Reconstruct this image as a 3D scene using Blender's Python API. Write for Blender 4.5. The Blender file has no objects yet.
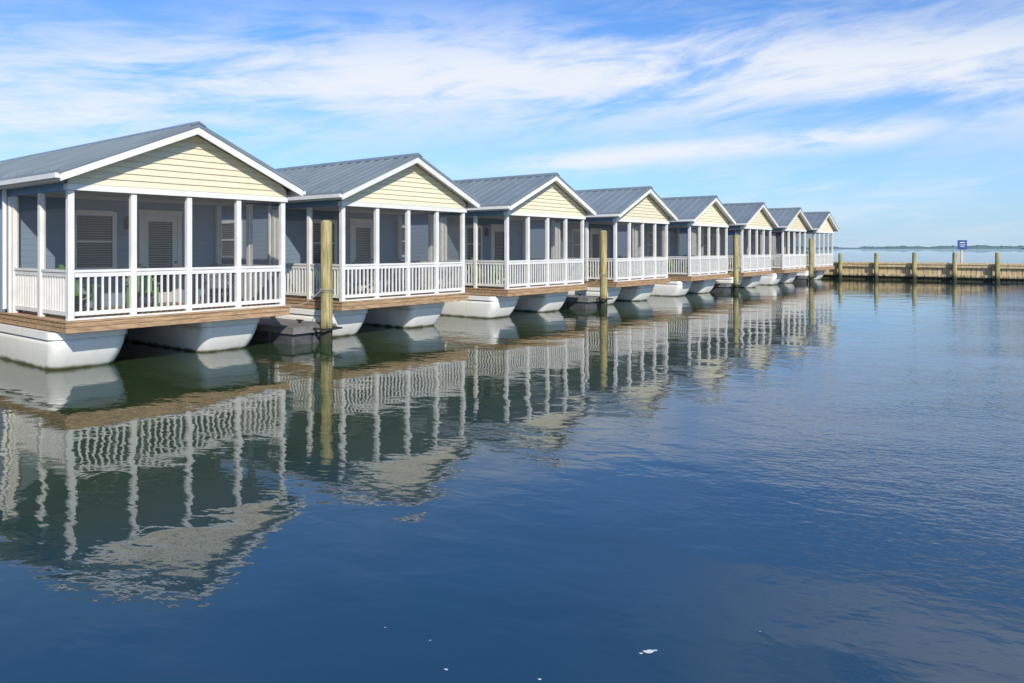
import bpy, math, random
from mathutils import Vector, Matrix
random.seed(7)
scene = bpy.context.scene
H = 2.4
ANG = math.radians(52.1)
R = Vector((math.cos(ANG), math.sin(ANG), 0)); B = Vector((-math.sin(ANG), math.cos(ANG), 0))
O = Vector((-8.4, 13.9, 0))
def P(r, b, z=0): return O + R*r + B*b + Vector((0, 0, z))

# ------------------------------------------------------------ node helpers
def new_mat(name):
    m = bpy.data.materials.new(name); m.use_nodes = True
    nt = m.node_tree; return m, nt, nt.nodes["Principled BSDF"]
def N(nt, t, **kw):
    n = nt.nodes.new(t)
    for k, v in kw.items(): setattr(n, k, v)
    return n
def M(nt, op, a, b=None, c=None, clamp=False):
    n = nt.nodes.new("ShaderNodeMath"); n.operation = op; n.use_clamp = clamp
    for i, v in enumerate((a, b, c)):
        if v is None: continue
        if isinstance(v, (int, float)): n.inputs[i].default_value = v
        else: nt.links.new(v, n.inputs[i])
    return n.outputs[0]
def noise(nt, vec, scale, detail=4, rough=0.55, dist=0.0):
    n = nt.nodes.new("ShaderNodeTexNoise")
    n.inputs["Scale"].default_value = scale; n.inputs["Detail"].default_value = detail
    n.inputs["Roughness"].default_value = rough; n.inputs["Distortion"].default_value = dist
    if vec is not None: nt.links.new(vec, n.inputs["Vector"])
    return n.outputs["Fac"]
def mapping(nt, vec, scale=(1, 1, 1), rot=(0, 0, 0), loc=(0, 0, 0)):
    n = nt.nodes.new("ShaderNodeMapping")
    n.inputs["Scale"].default_value = scale; n.inputs["Rotation"].default_value = rot; n.inputs["Location"].default_value = loc
    nt.links.new(vec, n.inputs["Vector"]); return n.outputs[0]
def mix(nt, fac, a, b, blend='MIX'):
    n = nt.nodes.new("ShaderNodeMix"); n.data_type = 'RGBA'; n.blend_type = blend
    for idx, v in ((0, fac), (6, a), (7, b)):
        if isinstance(v, (int, float)): n.inputs[idx].default_value = v
        elif isinstance(v, tuple): n.inputs[idx].default_value = (*v[:3], 1)
        else: nt.links.new(v, n.inputs[idx])
    return n.outputs[2]
def ramp(nt, fac, lo, hi):
    n = nt.nodes.new("ShaderNodeMapRange"); n.clamp = True; n.interpolation_type = 'SMOOTHSTEP'
    n.inputs[1].default_value = lo; n.inputs[2].default_value = hi
    nt.links.new(fac, n.inputs[0]); return n.outputs[0]
def bump(nt, h, bsdf, dist=0.01, strength=1.0):
    n = nt.nodes.new("ShaderNodeBump"); n.inputs["Distance"].default_value = dist; n.inputs["Strength"].default_value = strength
    nt.links.new(h, n.inputs["Height"]); nt.links.new(n.outputs[0], bsdf.inputs["Normal"])
def paint(name, c1, c2, rough=0.5, nscale=3.0, stretch=(1, 1, 1), bd=0, metal=0.0):
    m, nt, b = new_mat(name)
    tc = N(nt, "ShaderNodeTexCoord").outputs["Object"]
    v = mapping(nt, tc, stretch)
    f = ramp(nt, noise(nt, v, nscale, 4, 0.6), 0.3, 0.7)
    oi = N(nt, "ShaderNodeObjectInfo").outputs["Random"]
    col = mix(nt, f, c1, c2)
    br = M(nt, 'MULTIPLY_ADD', oi, 0.12, 0.93)
    mul = nt.nodes.new("ShaderNodeVectorMath"); mul.operation = 'SCALE'
    nt.links.new(col, mul.inputs[0]); nt.links.new(br, mul.inputs[3])
    nt.links.new(mul.outputs[0], b.inputs["Base Color"])
    b.inputs["Roughness"].default_value = rough; b.inputs["Metallic"].default_value = metal
    if bd: bump(nt, noise(nt, v, nscale*6, 3), b, bd)
    return m

m_white = paint("white_trim", (0.82, 0.81, 0.77), (0.72, 0.71, 0.67), 0.45)
m_cream = paint("cream_siding", (0.78, 0.71, 0.51), (0.70, 0.63, 0.45), 0.6, 2.0, (1, 1, 4))
m_roof = paint("metal_roof", (0.25, 0.295, 0.315), (0.20, 0.24, 0.26), 0.40, 1.2, (0.4, 1, 1), 0.001, 0.2)
m_wood = paint("deck_wood", (0.54, 0.36, 0.20), (0.27, 0.17, 0.095), 0.75, 2.5, (1, 5, 8), 0.004)
m_dockdark = paint("float_plastic", (0.05, 0.055, 0.06), (0.09, 0.095, 0.10), 0.6, 4)
m_dockgrey = paint("dock_boards", (0.20, 0.195, 0.185), (0.13, 0.125, 0.12), 0.8, 5, (1, 1, 1), 0.004)
m_ceil = paint("porch_ceiling", (0.70, 0.70, 0.68), (0.65, 0.65, 0.63), 0.6)
m_blind = paint("blinds", (0.62, 0.62, 0.60), (0.55, 0.55, 0.53), 0.5)
m_bluetrim = paint("blue_trim", (0.17, 0.29, 0.42), (0.14, 0.25, 0.37), 0.55)
m_chairA = paint("chair_green", (0.16, 0.34, 0.10), (0.13, 0.28, 0.09), 0.5)
m_chairB = paint("chair_slate", (0.10, 0.12, 0.15), (0.08, 0.10, 0.13), 0.5)
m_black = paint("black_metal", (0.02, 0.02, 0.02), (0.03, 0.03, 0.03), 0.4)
m_doorp = paint("door_paint", (0.76, 0.76, 0.72), (0.70, 0.70, 0.66), 0.4)
m_signblue = paint("sign_blue", (0.02, 0.06, 0.25), (0.02, 0.05, 0.2), 0.4)
m_rope = paint("rope", (0.35, 0.33, 0.28), (0.25, 0.23, 0.2), 0.8, 20)

def siding(name, c1, c2):
    m, nt, b = new_mat(name)
    tc = N(nt, "ShaderNodeTexCoord").outputs["Object"]
    sep = N(nt, "ShaderNodeSeparateXYZ"); nt.links.new(tc, sep.inputs[0])
    z = M(nt, 'MULTIPLY', sep.outputs[2], 1/0.13)
    saw = M(nt, 'FRACT', z)
    f = noise(nt, mapping(nt, tc, (0.6, 0.6, 8)), 3, 3)
    nt.links.new(mix(nt, f, c1, c2), b.inputs["Base Color"])
    b.inputs["Roughness"].default_value = 0.6
    bump(nt, M(nt, 'SUBTRACT', 1.0, saw), b, 0.016)
    return m
m_blue = siding("blue_grey_siding", (0.23, 0.31, 0.40), (0.27, 0.36, 0.46))

# hull: white gelcoat with waterline grime
m_hull, nt, b = new_mat("hull_gelcoat")
geo = N(nt, "ShaderNodeNewGeometry").outputs["Position"]
sep = N(nt, "ShaderNodeSeparateXYZ"); nt.links.new(geo, sep.inputs[0])
nz = noise(nt, geo, 3, 4)
wl = ramp(nt, M(nt, 'SUBTRACT', sep.outputs[2], M(nt, 'MULTIPLY', nz, 0.12)), 0.03, -0.06)
streak = ramp(nt, noise(nt, mapping(nt, geo, (4, 4, 0.5)), 2, 4), 0.45, 0.8)
c = mix(nt, M(nt, 'MULTIPLY', streak, 0.22), (0.89, 0.88, 0.84), (0.55, 0.51, 0.42))
nt.links.new(mix(nt, wl, c, (0.12, 0.12, 0.06)), b.inputs["Base Color"])
b.inputs["Roughness"].default_value = 0.35

# insect screen
m_screen = bpy.data.materials.new("insect_screen"); m_screen.use_nodes = True
nt = m_screen.node_tree; nt.nodes.clear()
out = N(nt, "ShaderNodeOutputMaterial"); tr = N(nt, "ShaderNodeBsdfTransparent")
df = N(nt, "ShaderNodeBsdfDiffuse"); df.inputs[0].default_value = (0.10, 0.105, 0.105, 1)
mx = N(nt, "ShaderNodeMixShader"); mx.inputs[0].default_value = .27
nt.links.new(tr.outputs[0], mx.inputs[1]); nt.links.new(df.outputs[0], mx.inputs[2]); nt.links.new(mx.outputs[0], out.inputs[0])

m_glass, nt, b = new_mat("window_glass")
b.inputs["Base Color"].default_value = (0.03, 0.04, 0.05, 1); b.inputs["Roughness"].default_value = 0.05
b.inputs["Alpha"].default_value = 0.4

# pilings
m_pile, nt, b = new_mat("piling_wood")
geo = N(nt, "ShaderNodeNewGeometry").outputs["Position"]
sep = N(nt, "ShaderNodeSeparateXYZ"); nt.links.new(geo, sep.inputs[0])
g = noise(nt, mapping(nt, geo, (12, 12, 0.6)), 2, 6, 0.7)
c = mix(nt, ramp(nt, g, 0.38, 0.66), (0.50, 0.42, 0.20), (0.20, 0.16, 0.07))
moss = ramp(nt, noise(nt, geo, 2.0, 4), 0.45, 0.65)
c = mix(nt, M(nt, 'MULTIPLY', moss, 0.5), c, (0.24, 0.25, 0.08))
wl = ramp(nt, M(nt, 'SUBTRACT', sep.outputs[2], M(nt, 'MULTIPLY', g, 0.5)), 0.45, -0.05)
nt.links.new(mix(nt, wl, c, (0.035, 0.04, 0.022)), b.inputs["Base Color"])
b.inputs["Roughness"].default_value = 0.85; bump(nt, g, b, 0.02)

m_bulk, nt, b = new_mat("bulkhead_timber")
geo = N(nt, "ShaderNodeNewGeometry").outputs["Position"]
sep = N(nt, "ShaderNodeSeparateXYZ"); nt.links.new(geo, sep.inputs[0])
g = noise(nt, mapping(nt, geo, (5, 5, 0.6)), 1.5, 5, 0.65)
c = mix(nt, ramp(nt, g, 0.3, 0.7), (0.72, 0.57, 0.34), (0.42, 0.32, 0.18))
wl = ramp(nt, M(nt, 'SUBTRACT', sep.outputs[2], M(nt, 'MULTIPLY', g, 0.5)), 0.20, -0.05)
nt.links.new(mix(nt, wl, c, (0.06, 0.055, 0.03)), b.inputs["Base Color"])
b.inputs["Roughness"].default_value = 0.85; bump(nt, g, b, 0.02)

# ------------------------------------------------------------ mesh builder
class MB:
    def __init__(s): s.v = []; s.f = []
    def box(s, x0, x1, y0, y1, z0, z1):
        s.hexa([(x0,y0,z0),(x1,y0,z0),(x1,y1,z0),(x0,y1,z0),(x0,y0,z1),(x1,y0,z1),(x1,y1,z1),(x0,y1,z1)])
    def hexa(s, p):
        i = len(s.v); s.v += [tuple(q) for q in p]
        for f in ((0,3,2,1),(4,5,6,7),(0,1,5,4),(1,2,6,5),(2,3,7,6),(3,0,4,7)): s.f.append(tuple(i+k for k in f))
    def poly(s, pts):
        i = len(s.v); s.v += pts; s.f.append(tuple(range(i, i+len(pts))))
    def prism_y(s, pts, y0, y1):
        n = len(pts); i = len(s.v)
        s.v += [(x, y0, z) for x, z in pts] + [(x, y1, z) for x, z in pts]
        s.f.append(tuple(i+k for k in range(n))); s.f.append(tuple(i+n+k for k in reversed(range(n))))
        for k in range(n):
            k2 = (k+1) % n; s.f.append((i+k2, i+k, i+n+k, i+n+k2))
    def loft(s, rings, cap_top=True):
        n = len(rings[0]); i = len(s.v)
        for rg in rings: s.v += rg
        for l in range(len(rings)-1):
            for k in range(n):
                k2 = (k+1) % n; s.f.append((i+l*n+k, i+l*n+k2, i+(l+1)*n+k2, i+(l+1)*n+k))
        if cap_top: s.f.append(tuple(i+(len(rings)-1)*n+k for k in range(n)))
    def cyl(s, x, y, z0, z1, r, seg=14, rt=None, jit=0.0):
        rt = r if rt is None else rt; rings = []
        for l in range(6):
            t = l/5; rr = r+(rt-r)*t
            ox, oy = (random.uniform(-jit, jit), random.uniform(-jit, jit))
            rings.append([(x+ox+rr*math.cos(2*math.pi*k/seg), y+oy+rr*math.sin(2*math.pi*k/seg), z0+(z1-z0)*t) for k in range(seg)])
        s.loft(rings)
    def tube(s, pts, r, seg=6):
        rings = []
        for i, p in enumerate(pts):
            a = Vector(pts[max(0, i-1)]); c_ = Vector(pts[min(len(pts)-1, i+1)]); d = (c_-a).normalized()
            u = d.cross(Vector((0, 0, 1))); u = u.normalized() if u.length > 1e-3 else Vector((1, 0, 0)); w_ = d.cross(u)
            rings.append([tuple(Vector(p)+u*r*math.cos(2*math.pi*k/seg)+w_*r*math.sin(2*math.pi*k/seg)) for k in range(seg)])
        s.loft(rings)
    def mesh(s, name, mat, smooth=False):
        me = bpy.data.meshes.new(name); me.from_pydata(s.v, [], s.f); me.validate(); me.materials.append(mat)
        if smooth: me.shade_smooth()
        me.update(); return me
def obj(name, me, parent=None, loc=None, rot=0, bevel=0):
    o = bpy.data.objects.new(name, me); scene.collection.objects.link(o)
    if parent: o.parent = parent
    if loc is not None: o.location = loc
    if rot: o.rotation_euler = (0, 0, rot)
    if bevel:
        m = o.modifiers.new("b", 'BEVEL'); m.width = bevel; m.segments = 2; m.limit_method = 'ANGLE'
    return o
def empty(name, loc, rot=0):
    o = bpy.data.objects.new(name, None); scene.collection.objects.link(o); o.location = loc; o.rotation_euler = (0, 0, rot); o.empty_display_size = 0.2
    return o

# ------------------------------------------------------------ cottage parts
W = 4.8; L = 10.9; PY = 2.95; RS = 0.445; ZP = 5.03; OV = 0.25; FO = 0.35
def roofz(x): return ZP - RS*abs(x-W/2)
parts = []
mb = MB(); mr = MB()
def plan(x0, x1, ya, yb, rad, z):
    pts = []
    for cx, cy, a0 in ((x1-rad, ya+rad, -90), (x1-rad, yb-rad, 0), (x0+rad, yb-rad, 90), (x0+rad, ya+rad, 180)):
        for k in range(6):
            a = math.radians(a0+90*k/5); pts.append((cx+rad*math.cos(a), cy+rad*math.sin(a), z))
    return pts
for x0, x1 in ((-0.10, 1.34), (3.0, 4.44)):
    rings = []
    for t in (1.0, .85, .7, .55, .4, .25, .12, 0.0):
        z = .62-1.0*t; rings.append(plan(x0+.22*t**1.8, x1-.22*t**1.8, .45+.65*t**1.6, 10.6-.3*t, .22+.1*t, z))
    mb.loft(rings)
    mr.loft([plan(x0-.035, x1+.035, .415, 10.64, .25, .622), plan(x0-.035, x1+.035, .415, 10.64, .25, .765)])
parts.append(("pontoon_hulls", mb.mesh("pontoon_hulls", m_hull, True), 0))
parts.append(("hull_rub_rails", mr.mesh("hull_rub_rails", m_hull), 0))
# deck
mb = MB()
mb.box(-.07, 2.395, -.09, -.05, .895, .985); mb.box(2.405, W+.07, -.09, -.05, .895, .985)
mb.box(-.06, W+.06, -.075, -.051, .79, .891)
mb.box(-.07, -.03, -.047, L+.1, .895, .985); mb.box(W+.03, W+.07, -.047, L+.1, .895, .985)
mb.box(-.055, -.03, -.047, L+.1, .79, .891); mb.box(W+.03, W+.055, -.047, L+.1, .79, .891)
for k in range(9): mb.box(.3+k*.52, .34+k*.52, -.047, L, .775, .95)
y = -.11
while y < PY+.1:
    mb.box(-.09, W+.09, y, y+.133, .988, 1.018); y += .138
mb.box(-.09, W+.09, y, L+.1, .988, 1.015)
parts.append(("deck", mb.mesh("deck", m_wood), 0))
# posts, rails
mb = MB(); pw = .055
fx = [0.06 + k*(W-.12)/4 for k in range(5)]
for x in fx: mb.box(x-pw, x+pw, .0, .11, 1.02, 3.5)
for xs in (0.06, W-.06):
    for yy in (1.42, 2.86): mb.box(xs-pw, xs+pw, yy-pw, yy+pw, 1.02, 3.5)
def rail_x(xa, xb, yc):
    mb.box(xa, xb, yc-.04, yc+.04, 1.93, 1.98); mb.box(xa, xb, yc-.022, yc+.022, 1.84, 1.927); mb.box(xa, xb, yc-.022, yc+.022, 1.10, 1.18)
    n = max(1, round((xb-xa)/.128))
    for k in range(1, n):
        c_ = xa+(xb-xa)*k/n; mb.box(c_-.018, c_+.018, yc-.018, yc+.018, 1.17, 1.85)
def rail_y(ya, yb, xc):
    mb.box(xc-.04, xc+.04, ya, yb, 1.93, 1.98); mb.box(xc-.022, xc+.022, ya, yb, 1.84, 1.927); mb.box(xc-.022, xc+.022, ya, yb, 1.10, 1.18)
    n = max(1, round((yb-ya)/.128))
    for k in range(1, n):
        c_ = ya+(yb-ya)*k/n; mb.box(xc-.018, xc+.018, c_-.018, c_+.018, 1.17, 1.85)
for a, b_ in zip(fx[:-1], fx[1:]): rail_x(a+pw-.002, b_-pw+.002, .05)
for xs in (.06, W-.06): rail_y(.108, 1.367, xs); rail_y(1.473, 2.807, xs)
mb.box(.0, W, .004, .1, 1.019, 1.05)
parts.append(("porch_posts_and_rails", mb.mesh("posts_rails", m_white), 0))
# screens
mb = MB()
for a, b_ in zip(fx[:-1], fx[1:]): mb.poly([(a+pw, .085, 1.05), (b_-pw, .085, 1.05), (b_-pw, .085, 3.5), (a+pw, .085, 3.5)])
for xs in (.085, W-.085):
    mb.poly([(xs, .11, 1.05), (xs, 1.365, 1.05), (xs, 1.365, 3.5), (xs, .11, 3.5)])
    mb.poly([(xs, 1.475, 1.05), (xs, 2.805, 1.05), (xs, 2.805, 3.5), (xs, 1.475, 3.5)])
parts.append(("porch_screens", mb.mesh("screens", m_screen), 0))
# white trims
mb = MB()
mb.box(-.03, W+.03, -.045, .12, 3.503, 3.62)
def rake(mb, y0, y1, top, bot, xe=OV):
    for sgn in (-1, 1):
        xc = W/2; xo = W/2+sgn*(W/2+xe)
        mb.hexa([(xc, y0, roofz(xc)-bot), (xo, y0, roofz(xo)-bot), (xo, y1, roofz(xo)-bot), (xc, y1, roofz(xc)-bot),
                 (xc, y0, roofz(xc)-top), (xo, y0, roofz(xo)-top), (xo, y1, roofz(xo)-top), (xc, y1, roofz(xc)-top)])
rake(mb, -FO, -FO+.035, .062, .215)
rake(mb, -FO+.04, -.062, .10, .125, OV-.03)
rake(mb, L+.2, L+.235, .062, .215)
for sgn, xo in ((-1, -OV), (1, W+OV)):
    a, b_ = (xo, xo+.03) if sgn < 0 else (xo-.03, xo)
    mb.box(a, b_, -FO+.036, L+.2, roofz(xo)-.20, roofz(xo)-.066)
    a, b_ = (xo-.09, xo-.003) if sgn < 0 else (xo+.003, xo+.09)
    mb.box(a, b_, -FO+.02, L+.2, roofz(xo)-.16, roofz(xo)-.07)
    a, b_ = (xo+.032, 0.0) if sgn < 0 else (W, xo-.032)
    mb.box(a, b_, .13, L, roofz(xo)-.19, roofz(xo)-.17)
for x in (-.025, W-.065):
    mb.box(x, x+.09, PY-.03, PY+.07, 1.02, 3.49); mb.box(x, x+.09, L-.07, L+.03, 1.02, 3.6)
mb.box(-.10, -.035, PY+.1, PY+.16, 1.1, 3.66)
parts.append(("white_trim", mb.mesh("trim", m_white), 0))
mb = MB()
mb.box(.0, .11, .125, PY-.035, 3.503, 3.80); mb.box(W-.11, W, .125, PY-.035, 3.503, 3.80)
parts.append(("side_beams", mb.mesh("beams", m_bluetrim), 0))
mb = MB(); mb.box(.115, W-.115, .125, PY-.005, 3.52, 3.56)
parts.append(("porch_ceiling", mb.mesh("ceiling", m_ceil), 0))
# gable lap boards
mb = MB(); z = 3.625; bh = .132
def hw(z, off=.13): return max(.01, min(W/2, (ZP-off-z)/RS))
while z < ZP-.16:
    z1 = min(z+bh, ZP-.135); a, b_ = hw(z), hw(z1)
    xc = W/2; ybt, ytp = -.046, -.022
    mb.hexa([(xc-a, ybt, z), (xc+a, ybt, z), (xc+a, .06, z), (xc-a, .06, z),
             (xc-b_, ytp, z1-.001), (xc+b_, ytp, z1-.001), (xc+b_, .06, z1-.001), (xc-b_, .06, z1-.001)])
    z += bh
parts.append(("front_gable", mb.mesh("gable", m_cream), 0))
# walls
mb = MB()
mb.prism_y([(.02, 1.02), (W-.02, 1.02), (W-.02, roofz(0)-.12), (W/2, ZP-.13), (.02, roofz(0)-.12)], PY, L)
parts.append(("walls", mb.mesh("walls", m_blue), 0))
# roof
mb = MB()
rake(mb, -FO-.02, L+.25, .0, .06, OV+.03)
y = -FO+.02
while y < L+.25:
    for sgn in (-1, 1):
        xc = W/2+sgn*.05; xo = W/2+sgn*(W/2+OV+.028)
        mb.hexa([(xc, y, roofz(xc)-.01), (xo, y, roofz(xo)-.01), (xo, y+.03, roofz(xo)-.01), (xc, y+.03, roofz(xc)-.01),
                 (xc, y, roofz(xc)+.045), (xo, y, roofz(xo)+.045), (xo, y+.03, roofz(xo)+.045), (xc, y+.03, roofz(xc)+.045)])
    y += .405
for sgn in (-1, 1):
    xc = W/2; xo = W/2+sgn*.16
    mb.hexa([(xc, -FO-.03, roofz(xc)+.012), (xo, -FO-.03, roofz(xo)+.012), (xo, L+.26, roofz(xo)+.012), (xc, L+.26, roofz(xc)+.012),
             (xc, -FO-.03, roofz(xc)+.06), (xo, -FO-.03, roofz(xo)+.05), (xo, L+.26, roofz(xo)+.05), (xc, L+.26, roofz(xc)+.06)])
parts.append(("roof", mb.mesh("roof", m_roof), 0))
# windows / door
fr = MB(); bl = MB(); gl = MB(); bk_ = MB()
def win_y(x0, x1, z0, z1, y):
    t = .10
    fr.box(x0-t, x0, y-.045, y-.002, z0-t, z1+t); fr.box(x1, x1+t, y-.045, y-.002, z0-t, z1+t)
    fr.box(x0, x1, y-.05, y-.002, z1, z1+t+.02); fr.box(x0, x1, y-.06, y-.002, z0-t, z0)
    zm = (z0+z1)/2; fr.box(x0, x1, y-.04, y-.004, zm-.02, zm+.02)
    gl.poly([(x0, y-.034, z0), (x1, y-.034, z0), (x1, y-.034, z1), (x0, y-.034, z1)])
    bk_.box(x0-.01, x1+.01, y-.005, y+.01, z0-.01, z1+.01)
    k = z0+.02
    while k < z1: bl.box(x0+.02, x1-.02, y-.022, y-.007, k, k+.03); k += .055
def win_x(y0, y1, z0, z1, x, sgn):
    t = .10; a, b_ = (x-.045, x-.002) if sgn < 0 else (x+.002, x+.045)
    fr.box(a, b_, y0-t, y0, z0-t, z1+t); fr.box(a, b_, y1, y1+t, z0-t, z1+t)
    fr.box(a-.004, b_+.004 if sgn > 0 else b_, y0, y1, z1, z1+t); fr.box(a, b_, y0, y1, z0-t, z0)
    zm = (z0+z1)/2; fr.box(a+.006, b_-.006, y0, y1, zm-.02, zm+.02)
    xg = x-.03 if sgn < 0 else x+.03
    gl.poly([(xg, y0, z0), (xg, y1, z0), (xg, y1, z1), (xg, y0, z1)])
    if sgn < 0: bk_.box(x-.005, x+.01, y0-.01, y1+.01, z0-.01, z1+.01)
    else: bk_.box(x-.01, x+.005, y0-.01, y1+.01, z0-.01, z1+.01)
    k = z0+.02; c0, c1 = (x-.022, x-.007) if sgn < 0 else (x+.007, x+.022)
    while k < z1: bl.box(c0, c1, y0+.02, y1-.02, k, k+.03); k += .055
win_y(1.30, 2.08, 1.95, 3.15, PY)
for (a, b_) in ((4.7, 5.7), (7.9, 8.8)):
    win_x(a, b_, 2.15, 3.15, .02, -1); win_x(a, b_, 2.15, 3.15, W-.02, 1)
fr.box(2.70, 2.80, PY-.05, PY-.002, 1.02, 3.2); fr.box(3.66, 3.76, PY-.05, PY-.002, 1.02, 3.2); fr.box(2.68, 3.78, PY-.055, PY-.002, 3.202, 3.33)
parts.append(("window_frames", fr.mesh("frames", m_white), 0))
parts.append(("window_blinds", bl.mesh("blinds", m_blind), 0))
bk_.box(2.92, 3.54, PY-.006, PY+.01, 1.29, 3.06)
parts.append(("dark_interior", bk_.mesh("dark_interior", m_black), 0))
dr = MB()
dr.box(2.805, 2.93, PY-.03, PY-.003, 1.04, 3.198); dr.box(3.53, 3.655, PY-.03, PY-.003, 1.04, 3.198)
dr.box(2.932, 3.528, PY-.03, PY-.003, 1.04, 1.30); dr.box(2.932, 3.528, PY-.03, PY-.003, 3.05, 3.198)
k = 1.9
while k < 3.03: dr.box(2.95, 3.51, PY-.014, PY-.008, k, k+.03); k += .055
parts.append(("door", dr.mesh("door", m_doorp), 0))
gl.poly([(2.932, PY-.02, 1.30), (3.528, PY-.02, 1.30), (3.528, PY-.02, 3.05), (2.932, PY-.02, 3.05)])
parts.append(("glass", gl.mesh("glass", m_glass), 0))
lt = MB(); lt.box(2.36, 2.48, PY-.1, PY-.003, 2.85, 3.1); lt.box(2.38, 2.46, PY-.08, PY-.02, 3.1, 3.16); lt.cyl(3.6, PY-.06, 2.02, 2.06, .03, 8)
parts.append(("porch_lamp", lt.mesh("lamp", m_black), 0))

def chair_mesh(mat):
    mb = MB()
    for k in range(5):
        y = .02+k*.1; z = .38-k*.028; mb.box(-.27, .27, y, y+.085, z, z+.02)
    for k in range(5):
        x = -.25+k*.103; h = .62+.07*(2-abs(k-2)); y0, z0 = .47, .26
        y1 = y0+h*.32; z1 = z0+h
        mb.hexa([(x, y0, z0), (x+.088, y0, z0), (x+.088, y0+.02, z0), (x, y0+.02, z0), (x, y1, z1), (x+.088, y1, z1), (x+.088, y1+.02, z1), (x, y1+.02, z1)])
    for sx in (-1, 1):
        mb.box(sx*.33-.07, sx*.33+.07, -.08, .62, .56, .585)
        mb.box(sx*.30-.02, sx*.30+.02, 0, .09, 0, .558)
        x = sx*.285
        mb.hexa([(x-.015, .0, .30), (x+.015, .0, .30), (x+.015, .85, 0), (x-.015, .85, 0), (x-.015, .0, .38), (x+.015, .0, .38), (x+.015, .9, .08), (x-.015, .9, .08)])
        mb.box(sx*.32-.02, sx*.32+.02, .52, .57, .15, .558)
    mb.box(-.3, .3, .585, .61, .62, .68)
    return mb.mesh("chair", mat)
chA, chB = chair_mesh(m_chairA), chair_mesh(m_chairB)

ROWS = [-7.6, 0, 6.5, 13.4, 20.6, 27.8, 34.8, 41.9, 48.9]
for n, r0 in enumerate(ROWS):
    e = empty("floating_cottage", P(r0, 0, random.uniform(-.01, .015) if n > 1 else 0), ANG)
    for nm, me, bv in parts: obj(nm, me, e, bevel=bv)
    for cx, cy, rt, me in ((.85, 1.5, .25, chA), (2.0, 1.45, -.2, chA if n % 2 else chB), (3.95, 1.6, -.35, chB)):
        if n > 5 and cx > 3: continue
        p = P(r0+cx+random.uniform(-.1, .1), cy, 1.02)
        obj("porch_chair", me, loc=p, rot=ANG+rt+random.uniform(-.15, .15))

# ------------------------------------------------------------ pilings & floating docks
def piling(r, b_, top, rad=.15, name="mooring_piling"):
    mb = MB(); mb.cyl(0, 0, -2, top, rad*1.06, 18, rad*.94, .006)
    mb.cyl(0, 0, top, top+.05, rad*.92, 18, rad*.55)
    p = P(r, b_); return obj(name, mb.mesh(name, m_pile), loc=p, rot=random.random())
for r in (-8.6, 5.95, 19.5, 33.6, 47.6):
    e = piling(r, -.08, 3.05)
    base = empty("floating_dock", P(r, 0), ANG)
    mb = MB(); mt = MB(); XA, XB = -.84, .46
    y = .2
    while y < 10.6:
        for x in (XA+.03, XA+.66): mb.box(x, x+.6, y, y+.9, -.15, .36)
        y += .95
    y = .12
    while y < 10.8:
        mt.box(XA, XB, y, y+.135, .40, .44); y += .142
    mt.box(XA-.02, XA+.02, .1, 10.8, .28, .397); mt.box(XB-.02, XB+.02, .1, 10.8, .28, .397); mt.box(XA+.022, XB-.022, .1, .14, .28, .397)
    obj("floats", mb.mesh("floats", m_dockdark), base, bevel=.05); obj("boards", mt.mesh("boards", m_dockgrey), base)
    hp = MB(); hp.box(-.28, -.22, -.3, .1, .36, .40); hp.box(.22, .28, -.3, .1, .36, .40); hp.box(-.28, .28, -.36, -.3, .36, .40)
    obj("pile_guide", hp.mesh("pile_guide", m_black), base)
    cl = MB()
    for yy in (1.0, 3.5): cl.box(-.03, .03, yy, yy+.05, .44, .5); cl.box(-.03, .03, yy-.1, yy+.15, .5, .53)
    obj("cleats", cl.mesh("cleats", m_black), base)
    rp = MB()
    pts = [(.165*math.cos(a*math.pi/6), -.08+.165*math.sin(a*math.pi/6), 1.28+a*.0035) for a in range(0, 31)]
    rp.tube(pts, .012)
    s_ = Vector((-.16, -.08, 1.36)); e_ = Vector((-1.08, .02, 1.04))
    rp.tube([tuple(s_.lerp(e_, t/8)+Vector((0, 0, -.16*math.sin(math.pi*t/8)))) for t in range(9)], .011)
    obj("mooring_line", rp.mesh("mooring_line", m_rope), base)

bw = empty("boardwalk", P(0, 0), ANG); mb = MB(); r = -12.0
while r < 55: mb.box(r, r+.14, 11.4, 13.2, .88, .92); r += .148
mb.box(-12, 55.1, 11.42, 11.48, .68, .877); mb.box(-12, 55.1, 13.1, 13.16, .68, .877)
obj("planks", mb.mesh("planks", m_dockgrey), bw)
mb = MB(); r = -11
while r < 55:
    for yy in (11.3, 13.3): mb.cyl(r, yy, -2, 1.9, .13, 12, .12)
    r += 7
obj("support_piles", mb.mesh("support_piles", m_pile), bw)

# ------------------------------------------------------------ bulkhead
bk = empty("timber_bulkhead", P(55.6, 0), ANG)
mb = MB(); y = -70.0
while y < 14:
    d = random.uniform(-.012, .012); mb.box(.0+d, .09+d, y, y+.27, -1, 1.17+random.uniform(-.01, .01)); y += .30
mb2 = MB()
for z in (.28, .98): mb2.box(-.17, -.015, -70, 14, z, z+.2)
y = -70
while y < 14: mb2.box(-.22, .5, y, y+2.59, 1.19, 1.27+random.uniform(-.004, .004)); y += 2.6
mb.box(.5, 2.6, -70, 14, 1.0, 1.12); mb.box(2.6, 2.7, -70, 14, -1, 1.2)
obj("sheet_planks", mb.mesh("sheet_planks", m_bulk), bk); obj("wales_and_cap", mb2.mesh("wales_and_cap", m_bulk), bk)
mb = MB(); mb.box(2.55, 2.85, -70, 14, 1.21, 1.29)
obj("rear_cap", mb.mesh("rear_cap", m_bulk), bk)
for k in range(-26, 6):
    s = -(2.7+2.57*(-k)) if k <= 0 else -2.7+2.57*k
    piling(55.25, s, 2.0+random.uniform(-.06, .05), .15, "bulkhead_piling")
sg = empty("blue_sign", P(57.6, -8.0), 0)
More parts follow.
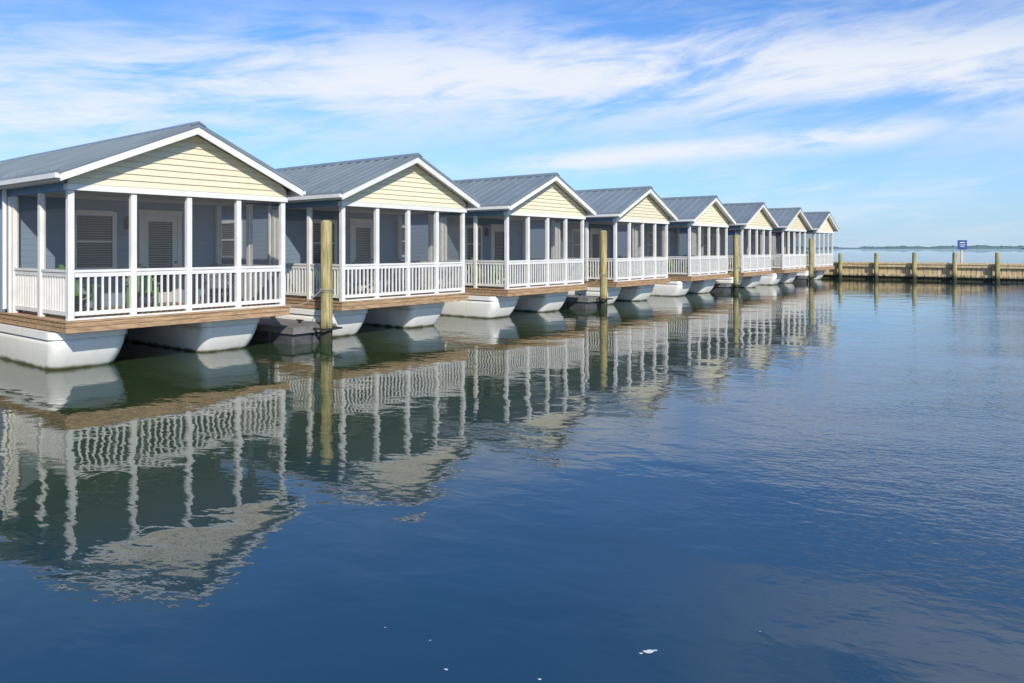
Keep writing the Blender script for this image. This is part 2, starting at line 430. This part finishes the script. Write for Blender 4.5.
mb = MB(); mb.box(-.05, .05, -.05, .05, 1.0, 3.0); obj("post", mb.mesh("signpost", m_bulk), sg)
mb = MB(); mb.box(-.34, .34, -.1, -.06, 2.28, 2.98); obj("panel", mb.mesh("panel", m_signblue), sg)
mb = MB()
mb.box(-.18, .18, -.108, -.102, 2.78, 2.83); mb.box(-.22, .22, -.108, -.102, 2.62, 2.65); mb.box(-.15, .15, -.108, -.102, 2.50, 2.53)
obj("lettering", mb.mesh("lettering", m_white), sg)

# ------------------------------------------------------------ far shore
def shore(name, ya, x0, x1, h, seed, col):
    random.seed(seed); mb = MB(); x = x0
    m = paint(name+"_mat", col, tuple(c*.7 for c in col), .9, .01, (1, 1, 1), 0)
    hs = h
    while x < x1:
        w = random.uniform(8, 26); hs = max(h*.35, min(h*1.5, hs+random.uniform(-.25, .25)*h))
        dep = random.uniform(10, 40)
        mb.hexa([(x-3, ya, 0), (x+w+3, ya, 0), (x+w+3, ya+dep, 0), (x-3, ya+dep, 0),
                 (x+w*.15, ya+5, hs*random.uniform(.7, 1)), (x+w*.9, ya+5, hs*random.uniform(.7, 1)), (x+w*.8, ya+dep*.7, hs), (x+w*.2, ya+dep*.7, hs*.9)])
        x += w*.8
    return obj(name, mb.mesh(name, m))
shore("distant_treeline", 2600, -2500, 4200, 9, 3, (0.09, 0.15, 0.17))
shore("distant_marsh", 1500, 1060, 1900, 2.6, 5, (0.10, 0.15, 0.12))

# ------------------------------------------------------------ water
m_water, nt, b = new_mat("water")
geo = N(nt, "ShaderNodeNewGeometry").outputs["Position"]
sep = N(nt, "ShaderNodeSeparateXYZ"); nt.links.new(geo, sep.inputs[0])
X, Y = sep.outputs[0], sep.outputs[1]
bd = M(nt, 'ADD', M(nt, 'MULTIPLY', M(nt, 'ADD', X, 8.4), B.x), M(nt, 'MULTIPLY', M(nt, 'SUBTRACT', Y, 13.9), B.y))
vr = mapping(nt, geo, (1, 1, 0), (0, 0, math.radians(20)))
n1 = noise(nt, mapping(nt, vr, (.75, 1.15, 1)), .7, 1.5, .45, .3)
n2 = noise(nt, mapping(nt, vr, (1, 1.5, 1)), 2.1, 2, .5, .4)
n3 = noise(nt, mapping(nt, vr, (1, 1.7, 1)), 8, 2, .55, .2)
wn = noise(nt, mapping(nt, geo, (.5, 1.2, 1)), .16, 3)
far = M(nt, 'MULTIPLY', ramp(nt, M(nt, 'ADD', Y, M(nt, 'MULTIPLY', X, .6)), 5, 16), ramp(nt, M(nt, 'ADD', bd, M(nt, 'MULTIPLY', wn, 6)), -6.5, -14))
patch = ramp(nt, wn, .36, .58)
bay = ramp(nt, Y, 55, 75)
a3 = M(nt, 'ADD', M(nt, 'MULTIPLY', far, M(nt, 'MULTIPLY_ADD', patch, .016, .007)), M(nt, 'MULTIPLY_ADD', bay, .02, .0006))
a2 = M(nt, 'MULTIPLY_ADD', M(nt, 'MULTIPLY', far, patch), .026, .0042)
h = M(nt, 'ADD', M(nt, 'MULTIPLY', n1, .017), M(nt, 'ADD', M(nt, 'MULTIPLY', n2, a2), M(nt, 'MULTIPLY', n3, a3)))
bump(nt, h, b, 1.0)
gf = ramp(nt, M(nt, 'ADD', bd, M(nt, 'MULTIPLY', wn, 3.0)), -10.5, -4.5)
nt.links.new(mix(nt, gf, (0.014, 0.052, 0.090), (0.030, 0.052, 0.022)), b.inputs["Base Color"])
b.inputs["Roughness"].default_value = 0.01; b.inputs["IOR"].default_value = 1.56
me = bpy.data.meshes.new("water"); S = 9000
me.from_pydata([(-S, -S, 0), (S, -S, 0), (S, S, 0), (-S, S, 0)], [], [(0, 1, 2, 3)]); me.materials.append(m_water)
obj("water", me)
m_foam = paint("foam", (.7, .72, .7), (.5, .52, .5), .6)
mb = MB()
def fleck(px, py, s):
    Z = 735*H/(py-248); X_ = (px-512)/735*Z; pts = []
    for k in range(9):
        a = 2*math.pi*k/9; rr_ = s*random.uniform(.5, 1.1); pts.append((X_+rr_*math.cos(a), Z+rr_*.7*math.sin(a), .004))
    mb.poly(pts)
for px, py, s in ((648, 652, .035), (641, 654, .015), (655, 651, .015), (446, 670, .015), (540, 680, .012), (430, 641, .008), (385, 628, .008), (760, 632, .006)): fleck(px, py, s)
obj("foam_flecks", mb.mesh("foam_flecks", m_foam))

# ------------------------------------------------------------ sky + sun
SUN_EL = math.radians(32); SUN_AZ = math.atan2(.32, -.8)
w = bpy.data.worlds.new("World"); scene.world = w; w.use_nodes = True; nt = w.node_tree
bg = nt.nodes["Background"]
sky = N(nt, "ShaderNodeTexSky", sky_type='NISHITA'); sky.sun_disc = False; sky.sun_elevation = SUN_EL; sky.sun_rotation = SUN_AZ
sky.air_density = 1.0; sky.dust_density = 0.3; sky.ozone_density = 3.0
d = N(nt, "ShaderNodeTexCoord").outputs["Generated"]
sep = N(nt, "ShaderNodeSeparateXYZ"); nt.links.new(d, sep.inputs[0]); dx, dy, dz = sep.outputs
az = M(nt, 'ARCTAN2', dx, dy)
hor = M(nt, 'SQRT', M(nt, 'ADD', M(nt, 'MULTIPLY', dx, dx), M(nt, 'MAXIMUM', M(nt, 'MULTIPLY', dy, dy), 1e-4)))
v = M(nt, 'DIVIDE', dz, hor)
cmb = N(nt, "ShaderNodeCombineXYZ"); nt.links.new(az, cmb.inputs[0]); nt.links.new(v, cmb.inputs[1])
uv = mapping(nt, cmb.outputs[0], (1, 1, 1), (0, 0, math.radians(-7)))
nA = noise(nt, mapping(nt, uv, (2.0, 8, 1), loc=(1.3, .4, 0)), 1.3, 6, .60, .5)
nB = noise(nt, mapping(nt, uv, (4.5, 22, 1), loc=(4.3, 2.4, 0)), 1.4, 6, .62, .7)
nC = noise(nt, mapping(nt, uv, (1.1, 2.2, 1), loc=(7.3, 5.4, 0)), 1.1, 4, .55, .3)
def gauss(x, s): return M(nt, 'EXPONENT', M(nt, 'MULTIPLY', M(nt, 'MULTIPLY', x, x), -1/(s*s)))
az1 = M(nt, 'SUBTRACT', az, .1)
vc = M(nt, 'MULTIPLY_ADD', M(nt, 'MULTIPLY', az1, az1), -.12, .232)
gA = gauss(M(nt, 'SUBTRACT', v, vc), .082)
streaks = M(nt, 'ADD', M(nt, 'MULTIPLY', nA, .6), M(nt, 'MULTIPLY', nB, .4))
dA = M(nt, 'MULTIPLY', gA, ramp(nt, streaks, .36, .58))
vB = M(nt, 'MULTIPLY_ADD', az, .07, M(nt, 'MULTIPLY_ADD', nA, .03, .095))
gB = M(nt, 'MULTIPLY', gauss(M(nt, 'SUBTRACT', v, vB), .018), M(nt, 'MULTIPLY', ramp(nt, az, -.12, .12), ramp(nt, az, .62, .45)))
dB = M(nt, 'MULTIPLY', gB, ramp(nt, nB, .22, .52))
gen = M(nt, 'MULTIPLY', ramp(nt, nC, .48, .75), ramp(nt, v, .26, .45))
dG = M(nt, 'MULTIPLY', M(nt, 'MULTIPLY', gen, ramp(nt, streaks, .3, .6)), .6)
gR = M(nt, 'MULTIPLY', gauss(M(nt, 'SUBTRACT', az, .62), .34), gauss(M(nt, 'SUBTRACT', v, .50), .12))
dR = M(nt, 'MULTIPLY', M(nt, 'MULTIPLY', gR, ramp(nt, nA, .34, .6)), .8)
low = M(nt, 'MULTIPLY', M(nt, 'MULTIPLY', gauss(M(nt, 'SUBTRACT', v, .07), .07), ramp(nt, nB, .4, .7)), .35)
dens = M(nt, 'MAXIMUM', M(nt, 'MAXIMUM', M(nt, 'MULTIPLY', dA, .95), M(nt, 'MULTIPLY', dB, .92)), M(nt, 'MAXIMUM', M(nt, 'MAXIMUM', dG, dR), low))
base = mix(nt, 1.0, sky.outputs[0], (0.60, 0.94, 1.36), 'MULTIPLY')
haze = M(nt, 'MULTIPLY', M(nt, 'EXPONENT', M(nt, 'MULTIPLY', M(nt, 'MAXIMUM', v, 0.0), -10.0)), .92)
base = mix(nt, haze, base, (3.8, 5.1, 6.5))
col = mix(nt, dens, base, (6.7, 7.0, 7.4))
nt.links.new(col, bg.inputs["Color"]); bg.inputs["Strength"].default_value = 0.13

sd = bpy.data.lights.new("sun", 'SUN'); sd.energy = 4.8; sd.angle = math.radians(.5); sd.color = (1, .93, .82)
so = bpy.data.objects.new("sun", sd); scene.collection.objects.link(so)
dirv = Vector((math.sin(SUN_AZ)*math.cos(SUN_EL), math.cos(SUN_AZ)*math.cos(SUN_EL), math.sin(SUN_EL)))
so.rotation_euler = dirv.to_track_quat('Z', 'Y').to_euler(); so.location = (0, -20, 30)

# ------------------------------------------------------------ camera
cd = bpy.data.cameras.new("camera"); cam = bpy.data.objects.new("camera", cd); scene.collection.objects.link(cam)
cam.location = (0, 0, H); cam.rotation_euler = (math.radians(90), 0, 0)
cd.sensor_width = 36; cd.lens = 735/1024*36; cd.shift_y = -93.5/1024; cd.clip_end = 20000; cd.clip_start = .1
scene.camera = cam
scene.view_settings.view_transform = 'Standard'; scene.view_settings.look = 'None'; scene.view_settings.exposure = 0
